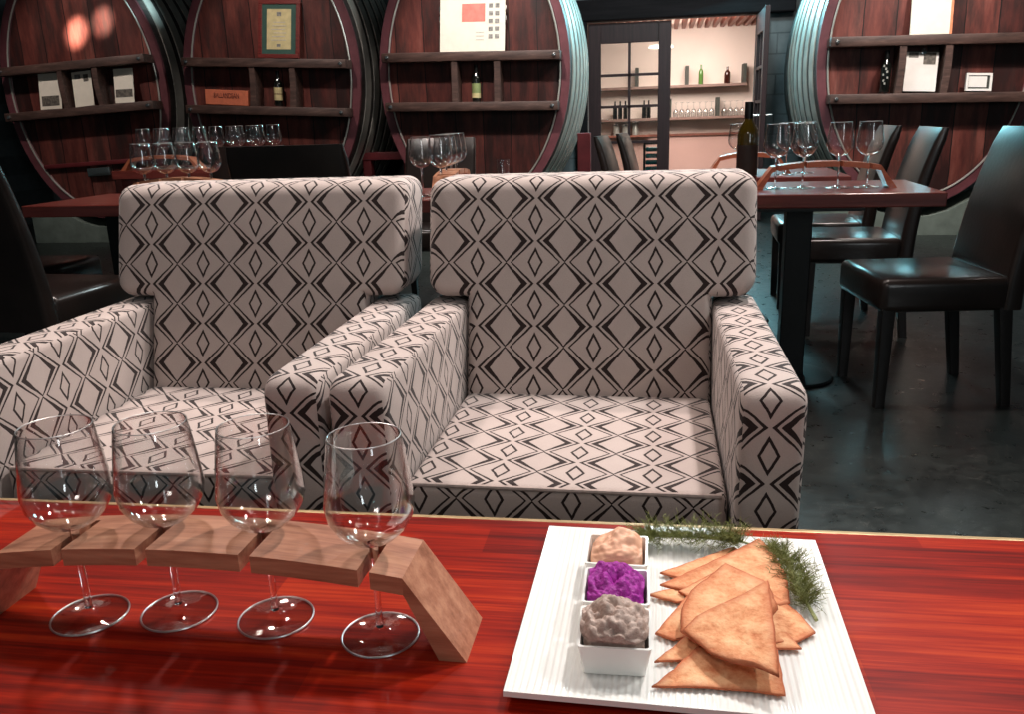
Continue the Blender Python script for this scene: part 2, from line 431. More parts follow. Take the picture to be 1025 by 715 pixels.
# store room beyond the door
sr = bmesh.new(); bx(sr, -2., 2.6, 12.2, 12.35, .76, 2.4)
struct('wall_store', sr, M['cream'])
struct('trim_1', box(-2., 2.6, 12.19, 12.35, 0, .74), M['pinkdado'])
struct('trim_2', box(-2., 2.6, 12.16, 12.2, .74, .77), M['railwood'])
struct('wall_store_left', box(-2.15, -2., 9.7, 12.35, 0, 2.4), M['cream'])
struct('wall_store_right', box(2.6, 2.75, 9.7, 12.35, 0, 2.4), M['cream'])
struct('ceiling_store', box(-2.15, 2.75, 9.7, 12.35, 2.4, 2.5), M['cream'])
sl = bmesh.new()
for i in range(46): bx(sl, -2.+.1*i, -2.+.1*i+.05, 10.9, 12.19, 2.12, 2.2)
struct('trim_3', sl, M['railwood'])

# door: lintel, jambs, closed left leaf, open right leaf
struct('trim_4', box(-.9, 1.35, 9.36, 9.5, 1.99, 2.2, .015), M['lintel'])
struct('trim_5', box(-.85, -.745, 9.38, 9.5, 0, 1.99, .01), M['lintel'])
struct('trim_6', box(.99, 1.1, 9.4, 9.5, 0, 1.99, .01), M['lintel'])
def leaf(name, w, h=1.97):
    d = bmesh.new(); t = .045
    st = .13; br = .09; tr = .2
    bx(d, 0, st, -t/2, t/2, 0.01, h, .004); bx(d, w-st, w, -t/2, t/2, .01, h, .004)
    bx(d, st, w-st, -t/2, t/2, h-tr, h, .004); bx(d, st, w-st, -t/2, t/2, .01, .3, .004)
    zs = [.3, .76, 1.13, 1.45, h-tr]
    o = struct(name, d, M['doorwood'])
    mn = bmesh.new()
    bx(mn, w/2-.014, w/2+.014, -.017, .017, .3, h-tr)
    for z in zs[1:-1]: bx(mn, st, w-st, -.017, .017, z-.014, z+.014)
    struct('glazing_bars', mn, M['doorwood'], o)
    struct('glass_panes', box(st, w-st, -.003, .003, .3, h-tr), M['pane'], o)
    return o
d1 = leaf('door_1', .86); d1.location = (-.73, 9.46, 0)
d2 = leaf('door_2', .84); d2.location = (1.0, 9.4, 0); d2.rotation_euler = (0, 0, math.radians(-91))
hb = bmesh.new(); tube(hb, [(.78, -.03, 1.0), (.78, -.08, 1.0), (.68, -.085, 1.0)], .011); tube(hb, [(.78, .03, 1.0), (.78, .08, 1.0), (.68, .085, 1.0)], .011)
struct('door_handle', hb, M['chrome'], d2)

# ------------------------------------------------------------------ barrels
CZ, BA, BB = 1.44, .84, 1.2
def ell(a, b, y, n=72): return [(a*math.cos(2*PI*i/n), y, CZ+b*math.sin(2*PI*i/n)) for i in range(n)]
def belly(y): return 1+.085*math.sin(PI*max(0, min(1, y/1.9)))
def make_barrel(cx, tilt, label, divs, rail=False, zu=.135, zl=-.265):
    g = thing('wine_cask', label, 'barrel', (cx, 7.5, 0), 0, 'giant oval wine casks along the back')
    piv = Matrix.Translation((0, 0, CZ)) @ Matrix.Rotation(tilt, 4, 'Y') @ Matrix.Translation((0, 0, -CZ))
    def part(name, bm, m, par=g):
        bmesh.ops.transform(bm, matrix=piv, verts=bm.verts); return obj(name, bm, m, par)
    b = bmesh.new()
    ys = [.03+1.87*i/14 for i in range(15)]
    loft(b, [ell(BA*belly(y), BB*belly(y), y) for y in ys])
    part('staves', b, M['stave'])
    c = bmesh.new()      # chime: ring with depth, then recess wall
    rings = [[c.verts.new(p) for p in ell(a, bb, y)] for a, bb, y in ((BA+.004, BB+.004, .1), (BA+.004, BB+.004, 0), (BA-.065, BB-.065, 0), (BA-.09, BB-.09, .02), (BA-.09, BB-.09, -.0))]
    rings = rings[:4]+[[c.verts.new(p) for p in ell(BA-.085, BB-.085, .0301)]]
    n = len(rings[0])
    for A, B in zip(rings[:-1], rings[1:]):
        for k in range(n): c.faces.new((A[k], A[(k+1) % n], B[(k+1) % n], B[k]))
    part('chime', c, M['chime'])
    # head board proud of the stave end cap, slightly dished back
    h = bmesh.new(); loft(h, [ell(BA-.092, BB-.092, .012), ell(BA-.092, BB-.092, .05)])
    part('head', h, M['head'])
    # bright metal bead along the inner rim
    e = bmesh.new(); pts = [(x, -.004, z) for x, _, z in ell(BA-.08, BB-.08, 0)]
    tube(e, pts+[pts[0]], .008, 6, cap=False); part('rim_bead', e, M['hoop'])
    for k in range(6):
        y0 = .11+.175*k; y1 = y0+.105
        hp = bmesh.new()
        rr = [[hp.verts.new(p) for p in ell(BA*belly(y)+d, BB*belly(y)+d, y)] for y, d in ((y0, .0), (y0, .008), (y1, .008), (y1, .0))]
        for A, B in zip(rr[:-1], rr[1:]):
            for q in range(n): hp.faces.new((A[q], A[(q+1) % n], B[(q+1) % n], B[q]))
        part('hoop', hp, M['hoop'])
    out = {}
    for nm, zt in (('u', zu), ('l', zl)):
        w = (BA-.055)*math.sqrt(1-((abs(zt)+.03)/(BB-.1))**2)
        s = part('shelf', box(-w, w, -.16, .012, CZ+zt-.075, CZ+zt, .008), M['shelfwood'])
        for sx in (-1, 1):
            bo = bmesh.new(); lathe(bo, [(0, .018), (.014, .014), (.018, 0), (0, 0)], 12)
            bmesh.ops.rotate(bo, cent=(0, 0, 0), matrix=Matrix.Rotation(PI/2, 3, 'X'), verts=bo.verts)
            bmesh.ops.translate(bo, vec=(sx*(w-.05), -.16, CZ+zt-.037), verts=bo.verts)
            part('bolt', bo, M['chrome'], s)
    for x, bend in divs:
        dv = bmesh.new(); secs = []
        for i in range(7):
            t = i/6; z = CZ+zl-.001+t*(zu-zl-.074); xx = x+bend*math.sin(PI*t)+bend*(t-.5)*.6
            secs.append([(xx-.026, -.15, z), (xx+.026, -.15, z), (xx+.026, .012, z), (xx-.026, .012, z)])
        loft(dv, secs); part('divider', dv, M['shelfwood'])
    if rail:
        w = (BA-.1)*math.sqrt(1-(.69/(BB-.1))**2)
        part('rail', box(-w, w, -.03, .012, CZ-.70, CZ-.66, .006), M['redbeam'])
        pl = box(-.12, .12, -.035, .012, CZ-.8, CZ-.72, .008); part('metal_plate', pl, M['chrome'])
    # concrete plinth the cask lies on
    pl = thing('cask_plinth', None, None, (cx, 7.5, 0))
    for y0 in (.0, 1.3):
        p = bmesh.new(); secs = []
        for i in range(13):
            x = -.8+1.6*i/12
            zz = CZ-BB*belly(y0+.17)*math.sqrt(max(0, 1-(x/(BA*belly(y0+.17)))**2)) - .06 - abs(x)*.05
            zz = min(zz, .34) if abs(x) < .82 else .34
            secs.append([(x, y0, 0), (x, y0+.35, 0), (x, y0+.35, zz), (x, y0, zz)])
        loft(p, secs); obj('plinth_block', p, M['concrete'], pl, smooth=False)
    return g, Matrix.Translation((cx, 7.5, 0)) @ piv, pl
BX = (-5.32, -3.45, -1.58, 2.11)
B1, T1, P1 = make_barrel(BX[0], math.radians(-2.5), 'leftmost oval cask with three paper cards on its shelf', [(-.11, -.012), (.25, -.012)], True, .24, -.165)
B2, T2, P2 = make_barrel(BX[1], math.radians(3.0), 'dark oval cask holding the framed certificate and terracotta sign', [(-.11, .008), (.265, .008)], False, .185, -.22)
B3, T3, P3 = make_barrel(BX[2], math.radians(1.4), 'reddish oval cask holding the display board, left of the doorway', [(-.135, 0), (.235, 0)], False, .16, -.245)
B4, T4, P4 = make_barrel(BX[3], math.radians(1.2), 'oval cask with bright hoops right of the doorway', [(-.235, .008), (.10, .008)], False, .125, -.305)
for p_, t_ in ((P1, 'leftmost cask with paper cards'), (P2, 'cask with the framed certificate'), (P3, 'reddish cask left of the doorway'), (P4, 'cask right of the doorway')):
    tag(p_, 'pale concrete plinth under the '+t_, 'plinth', 'concrete plinths under the casks')
ZU1, ZL1 = CZ+.244, CZ-.160
ZU2, ZL2 = CZ+.189, CZ-.215
ZU3, ZL3 = CZ+.163, CZ-.243
ZU4, ZL4 = CZ+.129, CZ-.296
def place(o, T, x, y, z, ry=0, rx=0, rz=0):
    o.matrix_world = T @ Matrix.Translation((x, y, z)) @ Matrix.Rotation(rz, 4, 'Z') @ Matrix.Rotation(ry, 4, 'Y') @ Matrix.Rotation(rx, 4, 'X')
    return o
def card(name, w, h, label, cat, m='paper', th=.004, group=None):
    o = obj(name, box(-w/2, w/2, -th/2, th/2, 0, h), M[m], smooth=False); tag(o, label, cat, group); return o
def patch(par, name, x0, x1, z0, z1, m, y=-.003):
    return obj(name, box(x0, x1, y-.0012, y+.0005, z0, z1), M[m], par, smooth=False)
LEAN = math.radians(-9)
# cask 1 cards
c = card('paper_card', .225, .325, 'cream card with a wide landscape print, left compartment of leftmost cask', 'card', group='paper cards on the leftmost cask')
patch(c, 'landscape_print', -.09, .09, .03, .12, 'darkprint'); place(c, T1, -.29, -.12, ZL1, rx=LEAN, ry=.02)
c = card('paper_card', .20, .315, 'cream sheet with two small photos at its top, middle compartment of leftmost cask', 'card', group='paper cards on the leftmost cask')
patch(c, 'photo_print', .02, .07, .22, .285, 'darkprint'); patch(c, 'photo_print', -.07, -.01, .25, .29, 'ink'); place(c, T1, .055, -.11, ZL1, rx=LEAN, ry=-.03)
c = card('paper_card', .195, .305, 'cream card with a low hill print, right compartment of leftmost cask', 'card', group='paper cards on the leftmost cask')
patch(c, 'landscape_print', -.085, .085, .05, .12, 'darkprint'); place(c, T1, .46, -.10, ZL1, rx=LEAN, ry=.03)
# cask 2: framed certificate, sign, bottle
t = thing('framed_certificate', 'red framed certificate with green mount on the dark cask shelf', 'picture frame')
f = bmesh.new(); w, h, fr = .385, .49, .035
bx(f, -w/2, w/2, -.012, .012, 0, fr, .004); bx(f, -w/2, w/2, -.012, .012, h-fr, h, .004); bx(f, -w/2, -w/2+fr, -.012, .012, fr, h-fr, .004); bx(f, w/2-fr, w/2, -.012, .012, fr, h-fr, .004)
obj('frame', f, M['redframe'], t, smooth=False)
obj('mount', box(-w/2+fr, w/2-fr, -.004, .006, fr, h-fr), M['greenmat'], t, smooth=False)
sh = obj('certificate_sheet', box(-.112, .112, -.007, -.003, .075, h-.075), M['labelcream'], t, smooth=False)
for i in range(6): patch(sh, 'text_line', -.07+.01*(i % 3), .07-.012*(i % 2), .15+.03*i, .156+.03*i, 'paleink', -.0075)
patch(sh, 'crest', -.02, .02, .355, .39, 'ink', -.0075); patch(sh, 'seal', -.018, .018, .095, .12, 'ink', -.0075)
place(t, T2, .135, -.10, ZU2, rx=LEAN)
t = thing('name_sign', 'terracotta sign lettered BALLANDEAN on the dark cask shelf', 'sign')
obj('board', box(-.205, .205, -.02, .02, 0, .13, .004), M['signbrick'], t, smooth=False)
cu = bpy.data.curves.new('lettering', 'FONT'); cu.body = 'BALLANDEAN'; cu.size = .062; cu.align_x = 'CENTER'; cu.extrude = .001
tmp = bpy.data.objects.new('tmp', cu); COL.objects.link(tmp)
bpy.context.view_layer.update()
me = bpy.data.meshes.new_from_object(tmp.evaluated_get(bpy.context.evaluated_depsgraph_get()))
bpy.data.objects.remove(tmp); bpy.data.curves.remove(cu)
me.materials.clear(); me.materials.append(M['signink'])
lt = bpy.data.objects.new('lettering', me); COL.objects.link(lt); lt.parent = t
lt.rotation_euler = (PI/2, 0, 0); lt.location = (.0, -.0212, .06); lt.scale = (.62, 1.0, 1)
place(t, T2, -.365, -.125, ZL2, ry=.02)

BOT = [(0, 0), (.034, 0), (.0375, .006), (.0375, .185), (.034, .205), (.018, .232), (.0145, .245), (.0145, .30), (0, .30)]
def bottle(name, label, m, lab=None, cap='capsule', sc=1., group=None, labz=(.06, .14)):
    t = thing(name, label, 'bottle', group=group)
    b = bmesh.new(); lathe(b, [(r*sc, z*sc) for r, z in BOT], 28); obj('body', b, M[m], t)
    if cap:
        b = bmesh.new(); lathe(b, [(r*sc, z*sc) for r, z in ((.0152, .243), (.0156, .25), (.0156, .298), (.0145, .302), (0, .302))], 20); obj('capsule', b, M[cap], t)
    if lab:
        b = bmesh.new(); lathe(b, [(.0380*sc, labz[0]*sc), (.0380*sc, labz[1]*sc)], 28); obj('label', b, M[lab], t)
    return t
b = bottle('wine_bottle', 'dark wine bottle with a cream label in the dark cask', 'blackbottle', 'labelcream', labz=(.05, .16))
nk = bmesh.new(); lathe(nk, [(.0385, .1), (.0385, .107)], 28); obj('label_band', nk, M['signink'], b)
place(b, T2, .105, -.085, ZL2)
b = bottle('wine_bottle', 'dark wine bottle with a green label in the reddish cask', 'blackbottle', 'labelgreen', labz=(.03, .15))
nk = bmesh.new(); lathe(nk, [(.0386, .03), (.0386, .07)], 28); obj('lower_label', nk, M['labelcream'], b)
place(b, T3, .04, -.085, ZL3)
# display board on cask 3
t = card('display_board', .56, .44, 'cream display board with a red photo and thumbnails on the reddish cask', 'board', 'paper', .012)
patch(t, 'red_photo', -.09, .11, .24, .385, 'redprint', -.007)
for i in range(5):
    for j in range(2): patch(t, 'thumbnail', .14+.055*j, .175+.055*j, .1+.062*i, .135+.062*i, 'ink', -.007)
for i in range(3): patch(t, 'caption_line', .03, .1, .09+.03*i, .096+.03*i, 'paleink', -.007)
for z in (.25, .33):
    for s in (-1, 1): patch(t, 'clip', s*.283-.008, s*.283+.008, z, z+.04, 'chrome', -.002)
place(t, T3, .015, -.11, ZU3, rx=LEAN)
# cask 4
t = thing('picture_panel', 'tall blank cream picture with an orange edge on the right cask', 'picture')
obj('panel', box(-.155, .13, -.01, .01, 0, .48), M['paper'], t, smooth=False)
obj('edge_strip', box(.13, .148, -.012, .012, 0, .48), M['orangeframe'], t, smooth=False)
place(t, T4, -.03, -.10, ZU4, rx=LEAN)
b = bottle('wine_bottle', 'black wine bottle with silvery marks on the right cask shelf', 'blackbottle', None, sc=1.05)
nk = bmesh.new()
for i in range(7):
    a = -PI/2+random.uniform(-.7, .7); z = .06+.022*i
    bx(nk, .0395*math.cos(a)-.006, .0395*math.cos(a)+.006, .0395*math.sin(a)-.002, .0395*math.sin(a)+.002, z, z+.016)
obj('silver_marks', nk, M['hoop'], b, smooth=False)
place(b, T4, -.33, -.085, ZL4)
t = thing('clipboard', 'white sheet held by a clip on a board, right cask shelf', 'clipboard')
obj('board', box(-.122, .122, .002, .01, 0, .31), M['darkbracket'], t, smooth=False)
s_ = obj('sheet', box(-.12, .12, -.003, .001, .005, .302), M['white_paper'], t, smooth=False)
patch(s_, 'photo_print', .01, .10, .21, .3, 'darkprint', -.0035); patch(s_, 'photo_print', -.1, -.03, .26, .3, 'ink', -.0035)
k = bmesh.new(); bx(k, -.015, .025, -.012, .014, .285, .318, .004); tube(k, [(-.01, -.005, .316), (.005, -.005, .332), (.02, -.005, .316)], .004)
obj('clip', k, M['chrome'], t)
place(t, T4, -.075, -.12, ZL4, rx=LEAN, ry=.03)
t = thing('photo_frame', 'small white photo frame with a dark inner edge on right cask', 'picture frame')
f = bmesh.new(); w, h, fr = .19, .135, .017
bx(f, -w/2, w/2, -.012, .012, 0, fr); bx(f, -w/2, w/2, -.012, .012, h-fr, h); bx(f, -w/2, -w/2+fr, -.012, .012, fr, h-fr); bx(f, w/2-fr, w/2, -.012, .012, fr, h-fr)
obj('frame', f, M['white_paper'], t, smooth=False)
obj('inner_edge', box(-w/2+fr, w/2-fr, -.002, .01, fr, h-fr), M['darkbracket'], t, smooth=False)
obj('sheet', box(-w/2+fr+.004, w/2-fr-.02, -.006, -.001, fr+.012, h-fr-.006), M['white_paper'], t, smooth=False)
place(t, T4, .36, -.11, ZL4, rx=LEAN, ry=.02)
# red timbers
t = thing('cask_beam', 'red timber beam wedged between the dark cask and reddish cask', 'beam', (-2.51, 7.85, 0))
obj('beam', box(-.26, .26, -.06, .06, .71, .78, .006), M['redbeam'], t, smooth=False)
for s in (-1, 1): obj('post', box(s*.2-.04, s*.2+.04, -.05, .05, 0, .71, .005), M['redbeam'], t, smooth=False)
t = thing('cask_post', 'short red timber post beside the reddish cask near door', 'post', (-.61, 7.36, 0))
obj('post', box(-.055, .055, -.05, .05, 0, .91, .006), M['redbeam'], t, smooth=False)
obj('foot', box(-.09, .09, -.08, .08, 0, .06, .006), M['redbeam'], t, smooth=False)

# ------------------------------------------------------------------ store room things
def store_shelf(z, x0, x1, brs, label):
    t = thing('wall_shelf', label, 'shelf', ((x0+x1)/2, 12.05, z), 0, 'grey shelves in the lit store room')
    w = (x1-x0)/2
    obj('board', box(-w, w, -.13, .14, -.035, 0, .004), M['greyshelf'], t, smooth=False)
    for x in brs: obj('bracket', box(x-t.location.x-.022, x-t.location.x+.022, -.12, .14, 0, .24), M['darkbracket'], t, smooth=False)
    return t
store_shelf(1.40, -.85, 1.15, [-.28, .38, 1.12], 'upper grey shelf in the lit store room holding few bottles')
store_shelf(.99, -.85, 1.15, [.16, .79], 'lower grey shelf in the lit store room holding rows of glasses')
sb = [('green_bottle', 'pale green bottle on the upper store room shelf', 'greenglass', .56, .82), ('brown_bottle', 'squat brown bottle on the upper store room shelf', 'brownbottle', .9, .7)]
for nm, lb, m, x, s_ in sb:
    t = bottle(nm, lb, m, None, None, s_); t.location = (x, 11.97, 1.40)
    if nm == 'brown_bottle': t.scale = (1.45, 1.45, 1)
b0 = bottle('dark_bottle', 'dark bottle leftmost on the lower store room shelf behind door panes', 'blackbottle', None, None, .78, 'dark bottles behind the door panes', )
b0.location = (-.57, 11.98, .99)
for x, lb in ((-.5, 'dark bottle second from left on the lower store room shelf'), (-.43, 'dark bottle third from left on the lower store room shelf'), (-.18, 'dark bottle left of a pair on lower shelf behind right panes'), (-.12, 'dark bottle right of a pair on lower shelf behind right panes'), (.06, 'dark bottle against the door stile on the lower store room shelf')):
    dup(b0, (x, 11.98, .99), None, lb)
# jars on the dado rail ledge
struct('trim_7', box(-.7, -.1, 12.02, 12.16, .745, .77), M['railwood'])
def jar(label, x, h, r):
    t = thing('glass_jar', label, 'jar', (x, 12.09, .77), 0, 'jars on the store room ledge')
    b = bmesh.new(); lathe(b, [(0, 0), (r, 0), (r, h*.8), (r*.8, h*.86), (0, h*.86)], 20); obj('body', b, M['hoop'], t)
    b = bmesh.new(); lathe(b, [(r*.85, h*.86), (r*.85, h), (0, h)], 20); obj('lid', b, M['chrome'], t)
jar('short jar leftmost on the store room ledge behind door panes', -.56, .16, .045)
jar('taller jar right of the short jar on the store room ledge', -.3, .19, .045)
jar('wide jar between the two others on the store room ledge', -.43, .15, .05)

# wine glass with bowl, stem and foot ---------------------------------------------------------
def make_glass(h=.238, rb=.048, rr=.0385, n=40, label='', group=None, one=False):
    t = thing('wine_glass', label, 'wine glass', group=group)
    s = h/.238
    outer = [(.0058, .1150), (.0145, .1172), (.027, .1232), (.0382, .1342), (.0456, .1475), (.048, .162), (.0465, .178), (.0435, .204), (.0405, .226), (.0385, .238)]
    def scl(r): return r*rb/.048 if r > .0385 else r*(rb/.048)
    O = [(scl(r), z*s) for r, z in outer]
    th = .0011
    I = [(max(0, r-th), z+ (.0012 if i < 3 else 0)) for i, (r, z) in enumerate(O)][::-1]
    I = I[:-1]+[(0, .1190*s)]
    b = bmesh.new(); lathe(b, [(0, .1155*s)]+O+[(O[-1][0]-.0005, O[-1][1]+.0005)]+I, n); obj('bowl', b, M['bowlglass'], t)
    b = bmesh.new(); lathe(b, [(0, .0120*s), (.0044, .0120*s), (.0036, .03*s), (.0036, .075*s), (.0044, .094*s), (.0054, .113*s), (.0058, .1154*s), (0, .1154*s)], max(12, n//2)); obj('stem', b, M['crystal'], t)
    b = bmesh.new(); lathe(b, [(0, .0005), (.041, .0005), (.0428, .0014), (.0428, .0022), (.03, .0040), (.012, .0068), (.0065, .010), (.0045, .0122*s), (0, .0122*s)], n); obj('foot', b, M['footglass'], t)
    def ring(r, z, q):
        bb = bmesh.new(); lathe(bb, [(r+q*math.cos(2*PI*i/8), z+q*math.sin(2*PI*i/8)) for i in range(8)], n, closed=True); return bb
    obj('foot_rim', ring(.0425, .0018, .0012), M['edge'], t)
    obj('rim', ring(O[-1][0]-.0005, O[-1][1], .0007), M['edge'], t)
    return t
G0 = make_glass(label='empty wine glass leftmost in the wooden rack on coffee table', group='tasting glasses in the coffee table rack')
TZ = .5
G0.location = (-.652, .773, TZ)
for x, y, lb in ((-.549, .793, 'second empty wine glass from left in coffee table rack'), (-.428, .794, 'third empty wine glass from left in coffee table rack'), (-.296, .776, 'empty wine glass rightmost in the rack, nearest the plate')):
    dup(G0, (x, y, TZ), 0, lb)

# rack: an arched board on two splayed legs, slotted from its front edge
def make_rack(label, mat, half=.302, slots=(-.160, -.057, .064, .196), group=None, y0=-.055, y1=.028, top=.1125):
    t = thing('glass_rack', label, 'glass rack', group=group)
    e = half-.064
    zf = lambda x: (top-.017*(x/e)**2, 0, 1)
    th = .02; b = bmesh.new(); sw = .0065
    cur = -e
    for s in list(slots)+[None]:
        x1 = e if s is None else s-sw
        if x1-cur > .004: strip(b, [cur+(x1-cur)*i/6 for i in range(7)], zf, th, y0, y1)
        if s is not None:
            strip(b, [s-sw, s, s+sw], zf, th, .016, y1); cur = s+sw
    bmesh.ops.remove_doubles(b, verts=b.verts, dist=1e-6)
    obj('arch_board', b, mat, t, smooth=False)
    for sg in (-1, 1):
        l = bmesh.new(); zt = top-.017
        pts = [(sg*e, zt), (sg*half, 0), (sg*(half-.03), 0), (sg*e, zt-th)]
        loft(l, [[(x, y0, z) for x, z in pts], [(x, y1, z) for x, z in pts]])
        obj('leg', l, mat, t, smooth=False)
    return t
R0 = make_rack('arched brown timber wine glass rack on the red coffee table', M['rackwood'])
R0.location = (-.492, .795, TZ)

# ------------------------------------------------------------------ coffee table
t = thing('coffee_table', 'long glossy red hardwood coffee table in front of the armchairs', 'coffee table', (-.35, .66, 0), math.radians(1.0))
obj('tabletop', box(-1.05, 1.0, -.44, .405, .455, .5, .004), M['redtop'], t, smooth=False)
obj('edge_strip', box(-1.05, 1.0, .405, .413, .458, .4985, .001), M['brass'], t, smooth=False)
ap = bmesh.new(); bx(ap, -.93, .88, -.36, -.335, .37, .455); bx(ap, -.93, .88, .3, .325, .37, .455); bx(ap, -.93, -.905, -.335, .3, .37, .455); bx(ap, .855, .88, -.335, .3, .37, .455)
obj('apron', ap, M['darkwood'], t, smooth=False)
for sx in (-.93, .81):
    for sy in (-.36, .255): obj('leg', box(sx, sx+.07, sy, sy+.07, 0, .455, .004), M['darkwood'], t, smooth=False)

# plate with ribs -----------------------------------------------------------------
PL = thing('serving_plate', 'square white ribbed plate of crackers and dips on coffee table', 'plate', (.034, .850, TZ), math.radians(-.6))
b = bmesh.new(); H = .172; n1, n2 = 416, 12
def plate_z(u, v):
    e = max(abs(u), abs(v))/H
    base = .0125 + .0035*max(0, (e-.82)/.18)**1.5
    rib = .0006*math.sin(2*PI*u/.0068) if abs(v) < H*.985 and abs(u) < H*.985 else 0
    return base+rib
vs_ = [-1, -.985, -.95, -.9, -.8, -.5, 0, .5, .8, .9, .95, .985, 1]
grid = [[b.verts.new((-H+2*H*i/n1, H*v, plate_z(-H+2*H*i/n1, H*v))) for i in range(n1+1)] for v in vs_]
for j in range(len(vs_)-1):
    for i in range(n1): b.faces.new((grid[j][i], grid[j][i+1], grid[j+1][i+1], grid[j+1][i]))
bnd = [grid[0][i] for i in range(n1+1)]+[grid[j][n1] for j in range(1, len(vs_))]+[grid[-1][i] for i in range(n1-1, -1, -1)]+[grid[j][0] for j in range(len(vs_)-2, 0, -1)]
low = [b.verts.new((v.co.x*1.002, v.co.y*1.002, v.co.z-.006)) for v in bnd]
foot = [b.verts.new((v.co.x*.74, v.co.y*.74, .0005)) for v in bnd]
nb = len(bnd)
for A, B in ((bnd, low), (low, foot)):
    for i in range(nb): b.faces.new((A[i], B[i], B[(i+1) % nb], A[(i+1) % nb]))
b.faces.new(foot)
o = obj('ribbed_dish', b, M['white_china'], PL)
PZ = TZ+.0135
# ramekins and dips
def ramekin(x, y, label, rz):
    b = bmesh.new(); w0, w1, h, tk = .031, .0365, .034, .0028
    O = [rrect(0, 0, 2*w, 2*w, .004, z) for w, z in ((w0, 0), (w1, h))]
    I = [rrect(0, 0, 2*(w-tk), 2*(w-tk), .003, z) for w, z in ((w1, h), (w0+.001, .004))]
    loft(b, O+I)
    o = obj('dip_dish', b, M['white_china']); o.location = (x, y, PZ); o.rotation_euler = (0, 0, rz)
    return tag(o, label, 'bowl', 'square dip dishes on the plate')
RK = [(-.035, .752), (-.037, .831), (-.040, .912)]
ramekin(*RK[0], 'square white dish of grey olive dip, nearest the plate front', .03)
ramekin(*RK[1], 'square white middle dish holding the purple beetroot dip', .02)
ramekin(*RK[2], 'square white back dish holding the salmon pink dip', .0)
def dip(x, y, label, m, amp, nscale, hgt, seed, lump=0, tilt=(0, 0), spill=1.):
    b = bmesh.new(); bmesh.ops.create_icosphere(b, subdivisions=6, radius=1)
    for v in b.verts:
        p = v.co.copy(); q = p+Vector((seed*3.1, seed*1.7, seed))
        # squarish footprint, domed top
        r = 1/ max(abs(p.x), abs(p.y), .72) if abs(p.z) < .999 else 1
        r = min(r, 1.25)
        d = noise.fractal(q*nscale, .8, 2., 4)
        if lump:
            d = .35*d+lump*(.75-1.6*noise.voronoi(q*nscale*1.25)[0][0]**2)
        k = 1+amp*d*(1 if p.z > -.2 else .2)
        up_ = max(0, p.z)
        X = p.x*r*.0300*(1+(k-1)*.12); Y = p.y*r*.0300*(1+(k-1)*.12)
        Z = .0285 + (hgt*up_*k + hgt*amp*.55*d*max(0, min(1, 1.0-max(abs(X), abs(Y))/.034)) if p.z > 0 else p.z*.0235)
        Z += (tilt[0]*X+tilt[1]*Y)*(1 if p.z > 0 else 0)
        if Z < .0335:
            lim = .0268+ .0045*max(0, Z)/.034; X = max(-lim, min(lim, X)); Y = max(-lim, min(lim, Y))
        elif spill > 1: q_ = 1+(spill-1)*min(1, (Z-.0335)/.006); X *= q_; Y *= q_
        v.co = (X, Y, max(Z, .0045))
    o = obj('dip_mound', b, M[m]); o.location = (x, y, PZ)
    return tag(o, label, 'dip', 'dips in the square dishes')
dip(*RK[0], 'lumpy grey brown olive dip heaped in the front dish', 'olive', .30, 3.0, .028, 2.3, .75, (0, 0), 1.12)
dip(*RK[1], 'bright purple beetroot dip heaped in the middle dish', 'beet', .7, 2.1, .017, 5.1, .55, (-.15, .1))
dip(*RK[2], 'smooth salmon pink dip swirled in the back dish', 'salmon', .38, .8, .021, 4.2, 0, (.16, .0))

